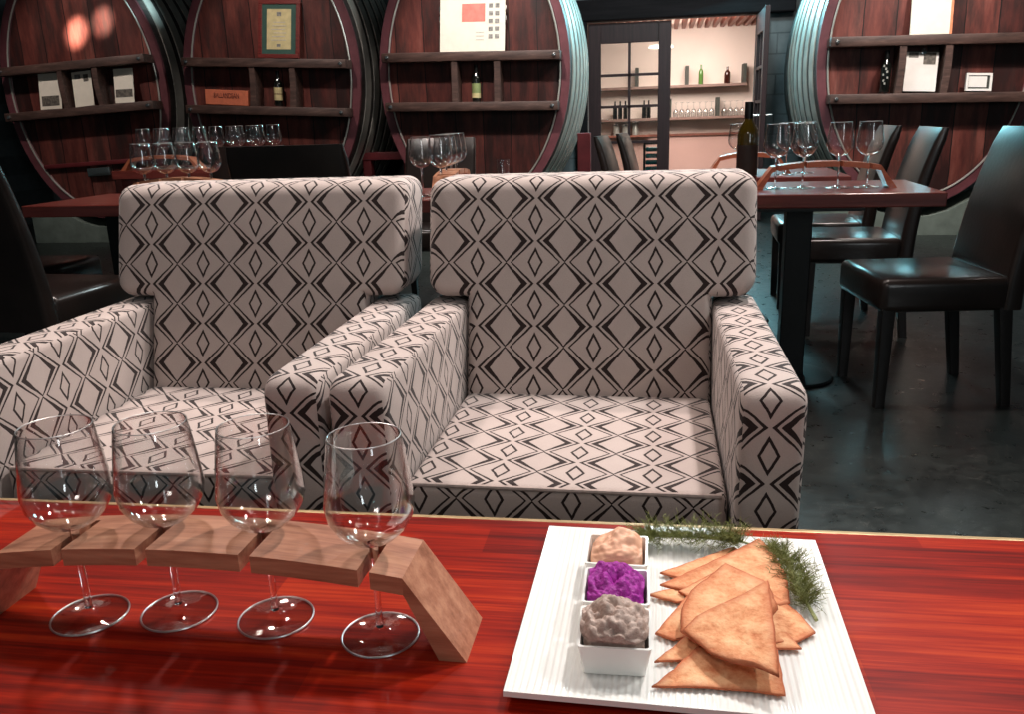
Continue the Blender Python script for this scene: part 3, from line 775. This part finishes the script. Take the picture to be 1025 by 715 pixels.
# crackers ------------------------------------------------------------------------
CR = {
'A':[(0.0110,0.9144,0.5170),(0.1025,0.9803,0.5210),(0.1101,0.9711,0.5210),(0.0663,0.8879,0.5180)],
'B':[(0.0108,0.8823,0.5200),(0.0682,0.9267,0.5260),(0.1333,0.9847,0.5320),(0.1472,0.9504,0.5300),(0.1566,0.9100,0.5260),(0.1531,0.8577,0.5220),(0.1277,0.8411,0.5220)],
'C':[(-0.0023,0.8642,0.5170),(0.0400,0.8858,0.5190),(0.0754,0.9077,0.5190),(0.0725,0.8626,0.5190),(0.0288,0.8522,0.5170)],
'C2':[(0.0316,0.8683,0.5215),(0.0835,0.9142,0.5280),(0.0912,0.8775,0.5260),(0.0489,0.8503,0.5220)],
'D':[(0.0056,0.7900,0.5170),(0.0430,0.8630,0.5220),(0.0908,0.8710,0.5240),(0.0855,0.8055,0.5220),(0.0249,0.7800,0.5170)],
'E':[(0.0051,0.7408,0.5170),(0.0392,0.7849,0.5210),(0.0855,0.8055,0.5220),(0.0872,0.7681,0.5200),(0.0357,0.7463,0.5180)],
'F':[(0.0026,0.7024,0.5170),(0.0239,0.7266,0.5200),(0.0474,0.7593,0.5255),(0.0873,0.7719,0.5255),(0.1280,0.7687,0.5230),(0.1276,0.7053,0.5170),(0.0949,0.7072,0.5170),(0.0563,0.7072,0.5170)],
'G':[(0.1725,0.8116,0.5170),(0.1576,0.8454,0.5200),(0.1361,0.8704,0.5240),(0.1139,0.8500,0.5240),(0.1207,0.7814,0.5190),(0.1522,0.7929,0.5170)],
'H':[(0.1538,0.7812,0.5170),(0.1347,0.8194,0.5195),(0.1092,0.8037,0.5195),(0.1200,0.7756,0.5175)],
'I':[(0.0858,0.8988,0.5430),(0.1108,0.8770,0.5430),(0.1293,0.8625,0.5420),(0.1337,0.8183,0.5370),(0.0993,0.7596,0.5350),(0.0493,0.7540,0.5320),(0.0315,0.7738,0.5320),(0.0335,0.8082,0.5360),(0.0443,0.8395,0.5400)],
'J':[(0.1266,0.8486,0.5530),(0.1233,0.7693,0.5490),(0.1195,0.6987,0.5410),(0.0988,0.7133,0.5390),(0.0781,0.7206,0.5370),(0.0594,0.7344,0.5360),(0.0468,0.7518,0.5360),(0.0336,0.7686,0.5370),(0.0483,0.7892,0.5410),(0.0678,0.8024,0.5450),(0.0978,0.8224,0.5500)],
}
CL = {'A': 'pale cracker furthest back, its tip pointing left under the dill', 'B': 'large cracker at the pile back with a rounded right edge',
'C': 'flat browned cracker pointing left toward the purple dip', 'C2': 'folded cracker wedged under the large back cracker on its left',
'D': 'cracker pointing left just beside the grey dip dish', 'E': 'small cracker tip poking left in front of the grey dip dish level',
'F': 'front cracker lying flat closest to the plate front edge', 'G': 'dark browned cracker pointing right on the right side of pile',
'H': 'cracker tip poking right just below the dark browned one', 'I': 'big blistered cracker just beneath the topmost one', 'J': 'topmost large cracker with curved lower rim on the pile'}
def cracker(key, pts):
    ctr = sum((Vector(p) for p in pts), Vector())/len(pts)
    b = bmesh.new()
    # refine the outline a little and jitter it
    out = []
    n = len(pts)
    for i in range(n):
        p, q = Vector(pts[i]), Vector(pts[(i+1) % n])
        m = max(1, int((q-p).length/.008))
        for k in range(m):
            w = p.lerp(q, k/m)
            if k: w += Vector((noise.noise(w*90), noise.noise(w*90+Vector((5, 5, 5))), 0))*.0012
            out.append(w)
    layers = []
    for s in (1., .93, .8, .62, .42, .2):
        layers.append([ctr+(w-ctr)*s for w in out])
    lay = b.verts.layers.float.new('bake')
    V = [[b.verts.new(w) for w in l] for l in layers]; cv = b.verts.new(ctr)
    N_ = len(out)
    for a, l in enumerate(V):
        for v in l: v[lay] = (1., .6, .18, .04, 0, 0)[a]
    for A, B in zip(V[:-1], V[1:]):
        for k in range(N_): b.faces.new((A[k], A[(k+1) % N_], B[(k+1) % N_], B[k]))
    for k in range(N_): b.faces.new((V[-1][k], V[-1][(k+1) % N_], cv))
    amp = .0030 if key in 'IJB' else .0012
    for a, l in enumerate(V+[[cv]]):
        for v in l:
            q = v.co*38+Vector((ord(key[0]), 0, 0))
            v.co.z += amp*max(-.2, noise.fractal(q, .7, 2., 3))*(.25 if a == 0 else 1) + (.0015 if 0 < a < 5 and key in 'IJ' else 0)
    bmesh.ops.translate(b, vec=(-ctr.x, -ctr.y, -ctr.z), verts=b.verts)
    bmesh.ops.recalc_face_normals(b, faces=b.faces)
    o = obj('flatbread_cracker', b, M['cracker']); o.location = ctr
    md = o.modifiers.new('thickness', 'SOLIDIFY'); md.thickness = .0022; md.offset = 0
    return tag(o, CL[key], 'cracker', 'flatbread crackers piled on the plate')
for k, v in CR.items(): cracker(k, v)

# dill ------------------------------------------------------------------------
def dill(label, path, nbr, spread, seed, stem_r=.0016):
    rnd = random.Random(seed); path = [Vector(p) for p in path]
    t = thing('dill_sprig', label, 'herb', path[0], 0, 'dill sprigs on the plate')
    o0 = path[0]
    sp = [p-o0 for p in path]
    s = bmesh.new(); tube(s, sp, stem_r, 7, stem_r*.4); obj('stem', s, M['dillstem'], t)
    fr = bmesh.new()
    def at(u):
        u *= len(sp)-1; i = min(int(u), len(sp)-2); return sp[i].lerp(sp[i+1], u-i), (sp[i+1]-sp[i]).normalized()
    for k in range(nbr):
        u = .18+.82*rnd.random()
        p, d = at(u); a = rnd.uniform(0, 2*PI)
        side = Vector((math.cos(a), math.sin(a), rnd.uniform(-.1, .9)))
        L_ = spread*rnd.uniform(.4, 1.)*(1.1-.4*abs(u-.5))
        dr = (d*.7+side*.9).normalized()
        br = [p, p+dr*L_*.5+Vector((0, 0, .002)), p+dr*L_]
        for q in br: q.z = max(q.z, -.004)
        tube(fr, br, .00045, 3, .0002, False)
        for j in range(9):
            w = rnd.random(); q = br[0].lerp(br[2], .25+.75*w)
            dd = Vector((rnd.uniform(-1, 1), rnd.uniform(-1, 1), rnd.uniform(-.4, 1))).normalized()
            e = q+(dr*.5+dd).normalized()*rnd.uniform(.004, .011); e.z = max(e.z, -.0045)
            tube(fr, [q, q.lerp(e, .5)+Vector((0, 0, .0006)), e], .00028, 3, .00015, False)
    f = obj('feathery_fronds', fr, M['dill'], t, smooth=False); f['kind'] = 'stuff'
    return t
dill('dark green dill sprig lying along the plate back edge', [(.140, .978, .522), (.115, .988, .525), (.09, .99, .526), (.05, .992, .526), (.01, .993, .524), (-.01, .99, .523)], 420, .034, 3)
dill('lighter dill sprig with a thick cut stem at plate right', [(.177, .833, .5185), (.171, .862, .522), (.168, .90, .526), (.160, .945, .526), (.145, .975, .524)], 320, .030, 9, .0022)

# ------------------------------------------------------------------ armchairs
PU, PV = .133, .092
def uvs(bm, off=(0, 0), ref=0.):
    l = bm.loops.layers.uv.verify()
    for f in bm.faces:
        n = f.normal
        for lp in f.loops:
            p = lp.vert.co
            if abs(n.x) > .75: u, v = p.y, p.z
            else: u, v = p.x, p.z+(p.y-ref)
            lp[l].uv = (u/PU+.5+off[0]-.5, v/PV+off[1])
def armchair(loc, label, rz=0, uo=0):
    t = thing('armchair', label, 'armchair', loc, rz, 'diamond patterned armchairs')
    sw, aw = .274, .100
    def done(name, bm, mt=M['fabric'], shear=0, z0=.45, ref=0, off=(0, 0), par=None):
        bmesh.ops.recalc_face_normals(bm, faces=bm.faces); bm.normal_update()
        uvs(bm, off, ref)
        if shear:
            for v in bm.verts: v.co.y += (v.co.z-z0)*shear
        o = obj(name, bm, mt, par or t); return o
    # seat cushion
    b = box(-sw+.002, sw-.002, -.268, .235, .335, .452, .018, 4)
    seat = done('seat_cushion', b, ref=-.268, off=(uo, .35))
    pp = bmesh.new(); tube(pp, [(-sw+.012, -.262, .4475), (-.1, -.2645, .4485), (.1, -.2645, .4485), (sw-.012, -.262, .4475)], .0045, 8)
    obj('piping', pp, M['piping'], seat)
    b = box(-sw+.001, sw-.001, -.262, .2, .09, .335, .01, 2)
    done('front_rail', b, ref=-.262, off=(uo, .35))
    for s in (-1, 1):
        x0, x1 = (sw, sw+aw) if s > 0 else (-sw-aw, -sw)
        b = bmesh.new()
        bx(b, x0, x1, -.315, .40, .075, .648)
        # round over the front top edge strongly, all other edges gently
        fe = [e for e in b.edges if all(abs(v.co.y+.315) < 1e-5 and abs(v.co.z-.648) < 1e-5 for v in e.verts)]
        bmesh.ops.bevel(b, geom=fe, offset=.035, segments=5, profile=.5, affect='EDGES')
        es = [e for e in b.edges if e.calc_face_angle(0) > .5]
        bmesh.ops.bevel(b, geom=es, offset=.019, segments=4, profile=.5, affect='EDGES')
        # arms swell outward a little at the top front
        for v in b.verts:
            k = max(0, (v.co.z-.35)/.3)*max(0, min(1, (.1-v.co.y)/.4))
            v.co.x += s*.006*k
        arm = done('arm', b, ref=-.315, off=(-((x0+x1)/2)/PU+.0, .1))
    b = bmesh.new(); out = []
    def arc(cx, cz, r, a0, a1, n=7):
        return [(cx+r*math.cos(math.radians(a0+(a1-a0)*i/n)), cz+r*math.sin(math.radians(a0+(a1-a0)*i/n))) for i in range(n+1)]
    hw, zt, zb, zm = .366, .922, .2, .66
    rp = [(sw, zb), (sw, zm)]+arc(hw-.045, zm+.045, .045, 270, 360)+arc(hw-.036, zt-.036, .036, 0, 90)
    out = rp+[(-x, z) for x, z in rp[::-1]]
    fr_ = [b.verts.new((x, .222, z)) for x, z in out]; bk_ = [b.verts.new((x, .40, z)) for x, z in out]
    ff = b.faces.new(fr_); b.faces.new(bk_[::-1]); m_ = len(out)
    for i in range(m_): b.faces.new((fr_[i], bk_[i], bk_[(i+1) % m_], fr_[(i+1) % m_]))
    bmesh.ops.recalc_face_normals(b, faces=b.faces)
    es = [e for e in b.edges if abs(e.verts[0].co.y-e.verts[1].co.y) < 1e-6]
    bmesh.ops.bevel(b, geom=es, offset=.03, segments=5, profile=.5, affect='EDGES')
    bmesh.ops.triangulate(b, faces=[f for f in b.faces if len(f.verts) > 4])
    bk = done('backrest', b, shear=.27, ref=.222, off=(uo, -.03))
    for sx in (-1, 1):
        for sy in (-.26, .33):
            l = bmesh.new(); secs = [rrect(sx*.31, sy, w, w, .004, z) for w, z in ((.035, 0), (.05, .08))]
            loft(l, secs); obj('leg', l, M['darkwood'], t)
    return t
armchair((-.150, 1.545, 0), 'diamond patterned armchair on the right, directly behind the plate', 0, -.135)
armchair((-.930, 1.545, 0), 'diamond patterned armchair on the left, behind the glass rack', math.radians(1.0), 0)

# ------------------------------------------------------------------ dining tables
def dtable(x0, x1, y0, y1, z, label, peds, rz=0, legs='pedestal', dy=0, group='dining tables behind the armchairs'):
    cx, cy = (x0+x1)/2, (y0+y1)/2
    t = thing('dining_table', label, 'dining table', (cx, cy, 0), rz, group)
    hx, hy = (x1-x0)/2, (y1-y0)/2
    obj('tabletop', box(-hx, hx, -hy, hy, z-.05, z, .004), M['dtable'], t, smooth=False)
    if legs == 'pedestal':
        for px in peds:
            p = bmesh.new(); bx(p, px-.048, px+.048, -.048+dy, .048+dy, .02, z-.06, .004); bx(p, px-.2, px+.2, -.2+dy, .2+dy, z-.06, z-.05)
            obj('pedestal', p, M['steel'], t, smooth=False)
            d = bmesh.new(); lathe(d, [(0, 0), (.165, 0), (.17, .006), (.165, .014), (.08, .026), (0, .026)], 48, (px, dy, 0)); obj('base_disc', d, M['steel'], t)
    else:
        for sx in (-hx+.045, hx-.045):
            for sy in (-hy+.07, hy-.07):
                l = bmesh.new(); loft(l, [rrect(sx-.02*sgn(sx), sy, w, w, .006, zz) for w, zz in ((.035, 0), (.055, z*.5), (.07, z-.05))]); obj('leg', l, M['dtable'], t)
    return t
def sgn(a): return 1 if a > 0 else -1
dtable(-.86, 1.02, 3.235, 3.835, .75, 'red brown dining table behind the right armchair holding a bottle', [-.5, .465], math.radians(-1.5), dy=-.12)
dtable(-2.72, -.88, 3.27, 3.87, .75, 'red brown dining table behind the left armchair', [-.66, .0], math.radians(-1.0))
dtable(-.95, .875, 4.09, 4.72, .75, 'second row dining table with a rack, beyond the bottle', [-.6, .45], math.radians(-1))
dtable(-3.23, -1.95, 4.68, 5.25, .82, 'tall dining table at back left crowded with glasses', [], 0, 'legs')

# ------------------------------------------------------------------ dining chairs (face local +y)
def make_chair(label):
    t = thing('dining_chair', label, 'chair', group='dark vinyl dining chairs')
    b = bmesh.new()
    bx(b, -.225, .225, -.2, .235, .355, .475, .028, 4)
    for v in b.verts:
        if v.co.z > .44: v.co.z += .008*(1-(v.co.x/.23)**2)
    obj('seat', b, M['vinyl'], t)
    b = bmesh.new(); secs = []
    for i in range(13):
        z = .36+.60*i/12; k = i/12
        y = -.215-.02*k-.10*k**2
        w = .45-.02*k; th = .07-.022*k
        if i == 12: secs.append(rrect(0, y, w-.012, th-.02, .01, z+.004))
        secs.append(rrect(0, y, w, th, .02, z)) if i < 12 else None
    loft(b, [s for s in secs if s]); obj('backrest', b, M['vinyl'], t)
    for sx in (-1, 1):
        for fy in (-1, 1):
            l = bmesh.new(); x = sx*.195; y = .2 if fy > 0 else -.195
            dy = .0 if fy > 0 else -.045
            loft(l, [rrect(x, y+dy, .034, .034, .003, 0), rrect(x, y, .046, .046, .003, .37)])
            obj('leg', l, M['blackleg'], t)
    return t
C0 = make_chair('dark vinyl dining chair at near right, all four legs in view')
C0.location = (.975, 3.26, 0); C0.rotation_euler = (0, 0, math.radians(90+7))
chairs = [
 ((.92, 4.27), 88, 'dark chair with a teal sheen, behind the near right chair'),
 ((.88, 4.86), 88, 'furthest right chair with teal sheen, half hidden behind another'),
 ((-2.31, 2.82), -4, 'dark chair cut off by the left frame edge'),
 ((-2.92, 3.50), -90, 'dark chair seat tucked at the left end of dining table'),
 ((-1.30, 3.19), 2, 'dark chair back seen squarely above the left armchair'),
 ((-2.21, 4.08), 178, 'dark chair beyond the left table, right of stacked glasses'),
 ((-1.275, 4.72), 181, 'dark chair facing forward behind the end-on glass rack'),
 ((-.06, 5.85), -97, 'dark chair in profile left of the pair before the doorway'),
 ((.055, 6.5), -97, 'grey sheened chair in profile right of the pair before doorway'),
]
for (x, y), r, lb in chairs:
    dup(C0, (x, y, 0), math.radians(r), lb, None, .95 if 'doorway' in lb else 1.02 if 'above the left' in lb else (1.04 if 'frame edge' in lb else .985))

# ------------------------------------------------------------------ racks, glasses and bottle on the dining tables
r = make_rack('orange timber arched rack on the right dining table', M['rackorange'], .261, (-.178, -.075, .055, .162), top=.104)
r.location = (.636, 3.475, .75)
gr = 'tasting glasses on the right dining table'
for x, y, lb in ((.458, 3.475, 'wine glass leftmost in the orange rack, beside the bottle'), (.561, 3.475, 'second wine glass from left in the orange rack'), (.691, 3.475, 'third wine glass from left in the orange rack'), (.798, 3.475, 'wine glass rightmost in the orange rack')):
    dup(G0, (x, y, .75), 0, lb, gr, 1.03)
r2 = make_rack('orange timber rack on the second row table, left of bottle', M['rackorange'], .2, (-.05, .1), top=.104)
r2.location = (.44, 4.35, .75)
dup(G0, (.39, 4.35, .75), 0, 'single wine glass standing left of the wine bottle', 'tasting glasses on the second row table')
dup(G0, (.60, 4.22, .75), 0, 'wine glass left of the two behind the orange rack', 'tasting glasses on the second row table')
dup(G0, (.70, 4.3, .75), 0, 'wine glass right of the two behind the orange rack', 'tasting glasses on the second row table')
b = bottle('wine_bottle', 'tall dark olive wine bottle behind the right armchair', 'olivebottle', 'labeldark', sc=1.1, labz=(.04, .15)); b.location = (.362, 3.62, .75)
# end-on rack in the middle
r3 = make_rack('pale orange rack seen end-on between the two armchairs', M['rackpale'], .26, (-.17, -.06, .06, .17), top=.104)
r3.location = (-.86, 3.50, .75); r3.rotation_euler = (0, 0, PI/2+.05)
# this rack is turned: each glass hangs in its slot along y
nm = ('nearest', 'second nearest', 'third nearest', 'farthest')
for i, s in enumerate((-.17, -.06, .06, .17)):
    dup(G0, (-.86-s*math.sin(.05), 3.50+s*math.cos(.05), .75), 0, nm[i]+' wine glass in the end-on rack between the armchairs', 'glasses in the end-on rack', 1.03)
dup(G0, (-.955, 3.42, .75), 0, 'wine glass standing left beside the end-on rack', 'glasses in the end-on rack')
# left front rack
r4 = make_rack('pale timber rack at left, arching behind the left armchair', M['rackpale'], .25, (-.165, -.06, .042, .143), top=.104)
r4.location = (-2.0, 3.36, .75)
for i, s in enumerate((-.165, -.06, .042, .143)):
    dup(G0, (-2.0+s, 3.36, .75), 0, ('leftmost', 'second from left', 'third from left', 'rightmost')[i]+' glass of the front left rack above armchair', 'glasses in the front left rack', 1.03)
# back left glasses on the taller table
k = 0
for i in range(6):
    dup(G0, (-3.10+.066*i, 4.86+.08*(i % 2), .82), 0, ('leftmost', 'second', 'third', 'fourth', 'fifth', 'rightmost')[i]+' glass from left in the far left row before the leftmost cask', 'far left row of glasses')
for i in range(6):
    dup(G0, (-2.63+.066*i, 4.88+.08*(i % 2), .82), 0, ('leftmost', 'second', 'third', 'fourth', 'fifth', 'rightmost')[i]+' glass from left in the row before the dark cask', 'row of glasses before the dark cask')
r5 = make_rack('brown timber rack on the tall table at far left', M['rackorange'], .26, (), top=.085)
r5.location = (-2.92, 4.755, .82)
# tumbler
t = thing('tumbler', 'small clear tumbler on the second row table, left side', 'tumbler', (-.80, 4.45, .75))
b = bmesh.new(); lathe(b, [(0, 0), (.03, 0), (.036, .095), (.0348, .095), (.0288, .006), (0, .006)], 28); obj('glass_wall', b, M['bowlglass'], t)
# upside tasting glasses on the store shelf
ug = bmesh.new(); lathe(ug, [(0, .19), (.03, .19), (.03, .187), (.004, .18), (.004, .11), (.02, .098), (.034, .07), (.036, .045), (.03, 0), (.0288, 0), (.0345, .045), (.0325, .07), (.019, .096), (0, .1)], 16)
u0_ = obj('stacked_glass', ug, M['bowlglass']); u0_.location = (.245, 11.98, .99)
UL = 'small upturned stemmed glass in the rows on the lower store shelf'
tag(u0_, UL, 'glass', 'upturned glasses on the store shelf')
for i in range(1, 22):
    c = u0_.copy(); COL.objects.link(c)
    col_, row = i % 11, i // 11
    x = .245+.078*col_ + (.09 if col_ > 6 else 0)
    c.location = (x, 11.98+.1*row, .99)
# black crate in the doorway, teal light put into its slat colour
t = thing('bottle_crate', 'black crate with teal light coloured onto its front, seen through lowest pane', 'crate', (-.03, 9.95, 0))
f = bmesh.new()
for sx in (-.11, .11):
    for sy in (-.1, .1): bx(f, sx-.012, sx+.012, sy-.012, sy+.012, 0, .74)
for z in (0, .36, .715):
    bx(f, -.11, .11, -.112, -.088, z, z+.025); bx(f, -.11, .11, .088, .112, z, z+.025); bx(f, -.122, -.098, -.1, .1, z, z+.025); bx(f, .098, .122, -.1, .1, z, z+.025)
obj('frame', f, M['steel'], t, smooth=False)
f = bmesh.new()
for i in range(9): bx(f, -.098, .098, -.085, .085, .06+.072*i, .06+.072*i+.05, .02, 3)
obj('teal_light_slats', f, M['teal'], t)
# store room ceiling lamp
t = thing('pendant_lamp', 'round flat lamp glowing behind the top right door pane', 'lamp', (.03, 11.4, 1.84))
b = bmesh.new(); lathe(b, [(0, 0), (.15, 0), (.15, .012), (0, .012)], 32); obj('glowing_disc', b, M['lampglow'], t)
b = bmesh.new(); lathe(b, [(0, .0125), (.155, .0125), (.15, .03), (.03, .045), (0, .045)], 32); obj('shade', b, M['paper'], t)
b = bmesh.new(); tube(b, [(0, 0, .044), (0, 0, .56)], .006); obj('rod', b, M['chrome'], t)

# ------------------------------------------------------------------ lights
def area(name, loc, target, size, power, color, sy=None):
    l = bpy.data.lights.new(name, 'AREA'); l.energy = power; l.color = color; l.size = size
    if sy: l.shape = 'RECTANGLE'; l.size_y = sy
    o = bpy.data.objects.new(name, l); COL.objects.link(o); o.location = loc
    o.rotation_euler = (Vector(target)-Vector(loc)).to_track_quat('-Z', 'Y').to_euler(); return o
def spot(name, loc, target, ang, power, color, blend=.4, r=.04):
    l = bpy.data.lights.new(name, 'SPOT'); l.energy = power; l.color = color; l.spot_size = math.radians(ang); l.spot_blend = blend; l.shadow_soft_size = r
    o = bpy.data.objects.new(name, l); COL.objects.link(o); o.location = loc
    o.rotation_euler = (Vector(target)-Vector(loc)).to_track_quat('-Z', 'Y').to_euler(); return o
WARM = (1, .87, .80); COOL = (.6, .93, 1.); WHITE = (1, .93, .9)
spot('downlight_key', (.9, 2.7, 3.3), (-.1, 1.0, .5), 75, 325, WHITE, .5, .10)
spot('downlight_left', (-1.7, 2.6, 3.4), (-.9, 1.4, .5), 70, 205, WARM, .5, .10)
spot('downlight_right', (1.9, 1.9, 2.9), (-.4, 1.4, .6), 50, 130, (.97, 1, .96), .6, .08)
area('added_front_fill', (-.4, -1.3, 3.0), (-.3, 1.7, .6), .6, 13, WARM)  # added fill behind the camera, kept out of the table's reflections
for x in (-1.9, -.9, .2, 1.4): spot('added_sparkle_row', (x, .7, 3.4), (x*.8, .8, .5), 80, 14, WHITE, .6, .05)  # small lamps added to put sparkles in the glasses
area('skylight_door', (.3, 6.8, 3.5), (.3, 6.8, 0), .7, 95, (.8, .98, 1))
area('added_teal_panel', (.5, 9.15, 2.62), (.9, 4.3, .7), .8, 105, (.34, .87, 1), .8)  # cool panel added above the door to give the chairs a teal sheen
area('window_behind', (2.3, -2.3, 2.0), (-.2, 1.2, .6), .4, 20, (.9, .97, 1), 1.6)
for x in (-2.3, -.7, .9): spot('downlight_tables', (x, 3.2, 3.45), (x, 3.5, .7), 110, 110, WARM, .5, .05)
spot('downlight_far', (-2.1, 6.6, 3.45), (-2.2, 6.0, 0), 100, 40, WHITE, .5, .12)
spot('added_cask_glint', (-3.85, 7.2, 3.4), (-4.66, 7.62, 2.12), 10, 260, COOL, .6, .08)  # added spot standing in for the bright glint on the leftmost cask's side
area('downlight_casks', (1.5, 5.4, 3.4), (.8, 7.5, 1.2), .5, 50, WARM)
for x, p in ((-5.3, 150), (-3.4, 150), (-1.5, 300), (2.2, 300)): spot('added_cask_fill', (x+.3, 5.5, 3.4), (x, 7.5, 1.45), 42, p, WARM, .6, .08)  # spots added to brighten each cask and the things on its shelves
spot('spotlight_cask', (-4.4, 5.9, 3.2), (-5.30, 7.5, 1.95), 6, 3200, (1, .82, .66), .7)
spot('spotlight_cask', (-4.2, 5.9, 3.2), (-5.02, 7.5, 2.03), 6, 2800, (1, .82, .66), .7)
area('store_lamp', (.3, 10.7, 2.09), (.3, 11.4, .9), 1.2, 95, (1, .88, .80))
w = bpy.data.worlds.new('World'); SC.world = w; w.use_nodes = True
bg = w.node_tree.nodes['Background']; bg.inputs[0].default_value = (.55, .68, .72, 1); bg.inputs[1].default_value = .12

SC.view_settings.view_transform = 'Standard'; SC.view_settings.look = 'None'
SC.view_settings.gamma = 1; SC.view_settings.use_curve_mapping = False; SC.view_settings.exposure = 0.0
SC.cycles.max_bounces = 14; SC.cycles.transparent_max_bounces = 40; SC.cycles.transmission_bounces = 12
SC.cycles.caustics_reflective = False; SC.cycles.caustics_refractive = False
SC.cycles.use_denoising = True
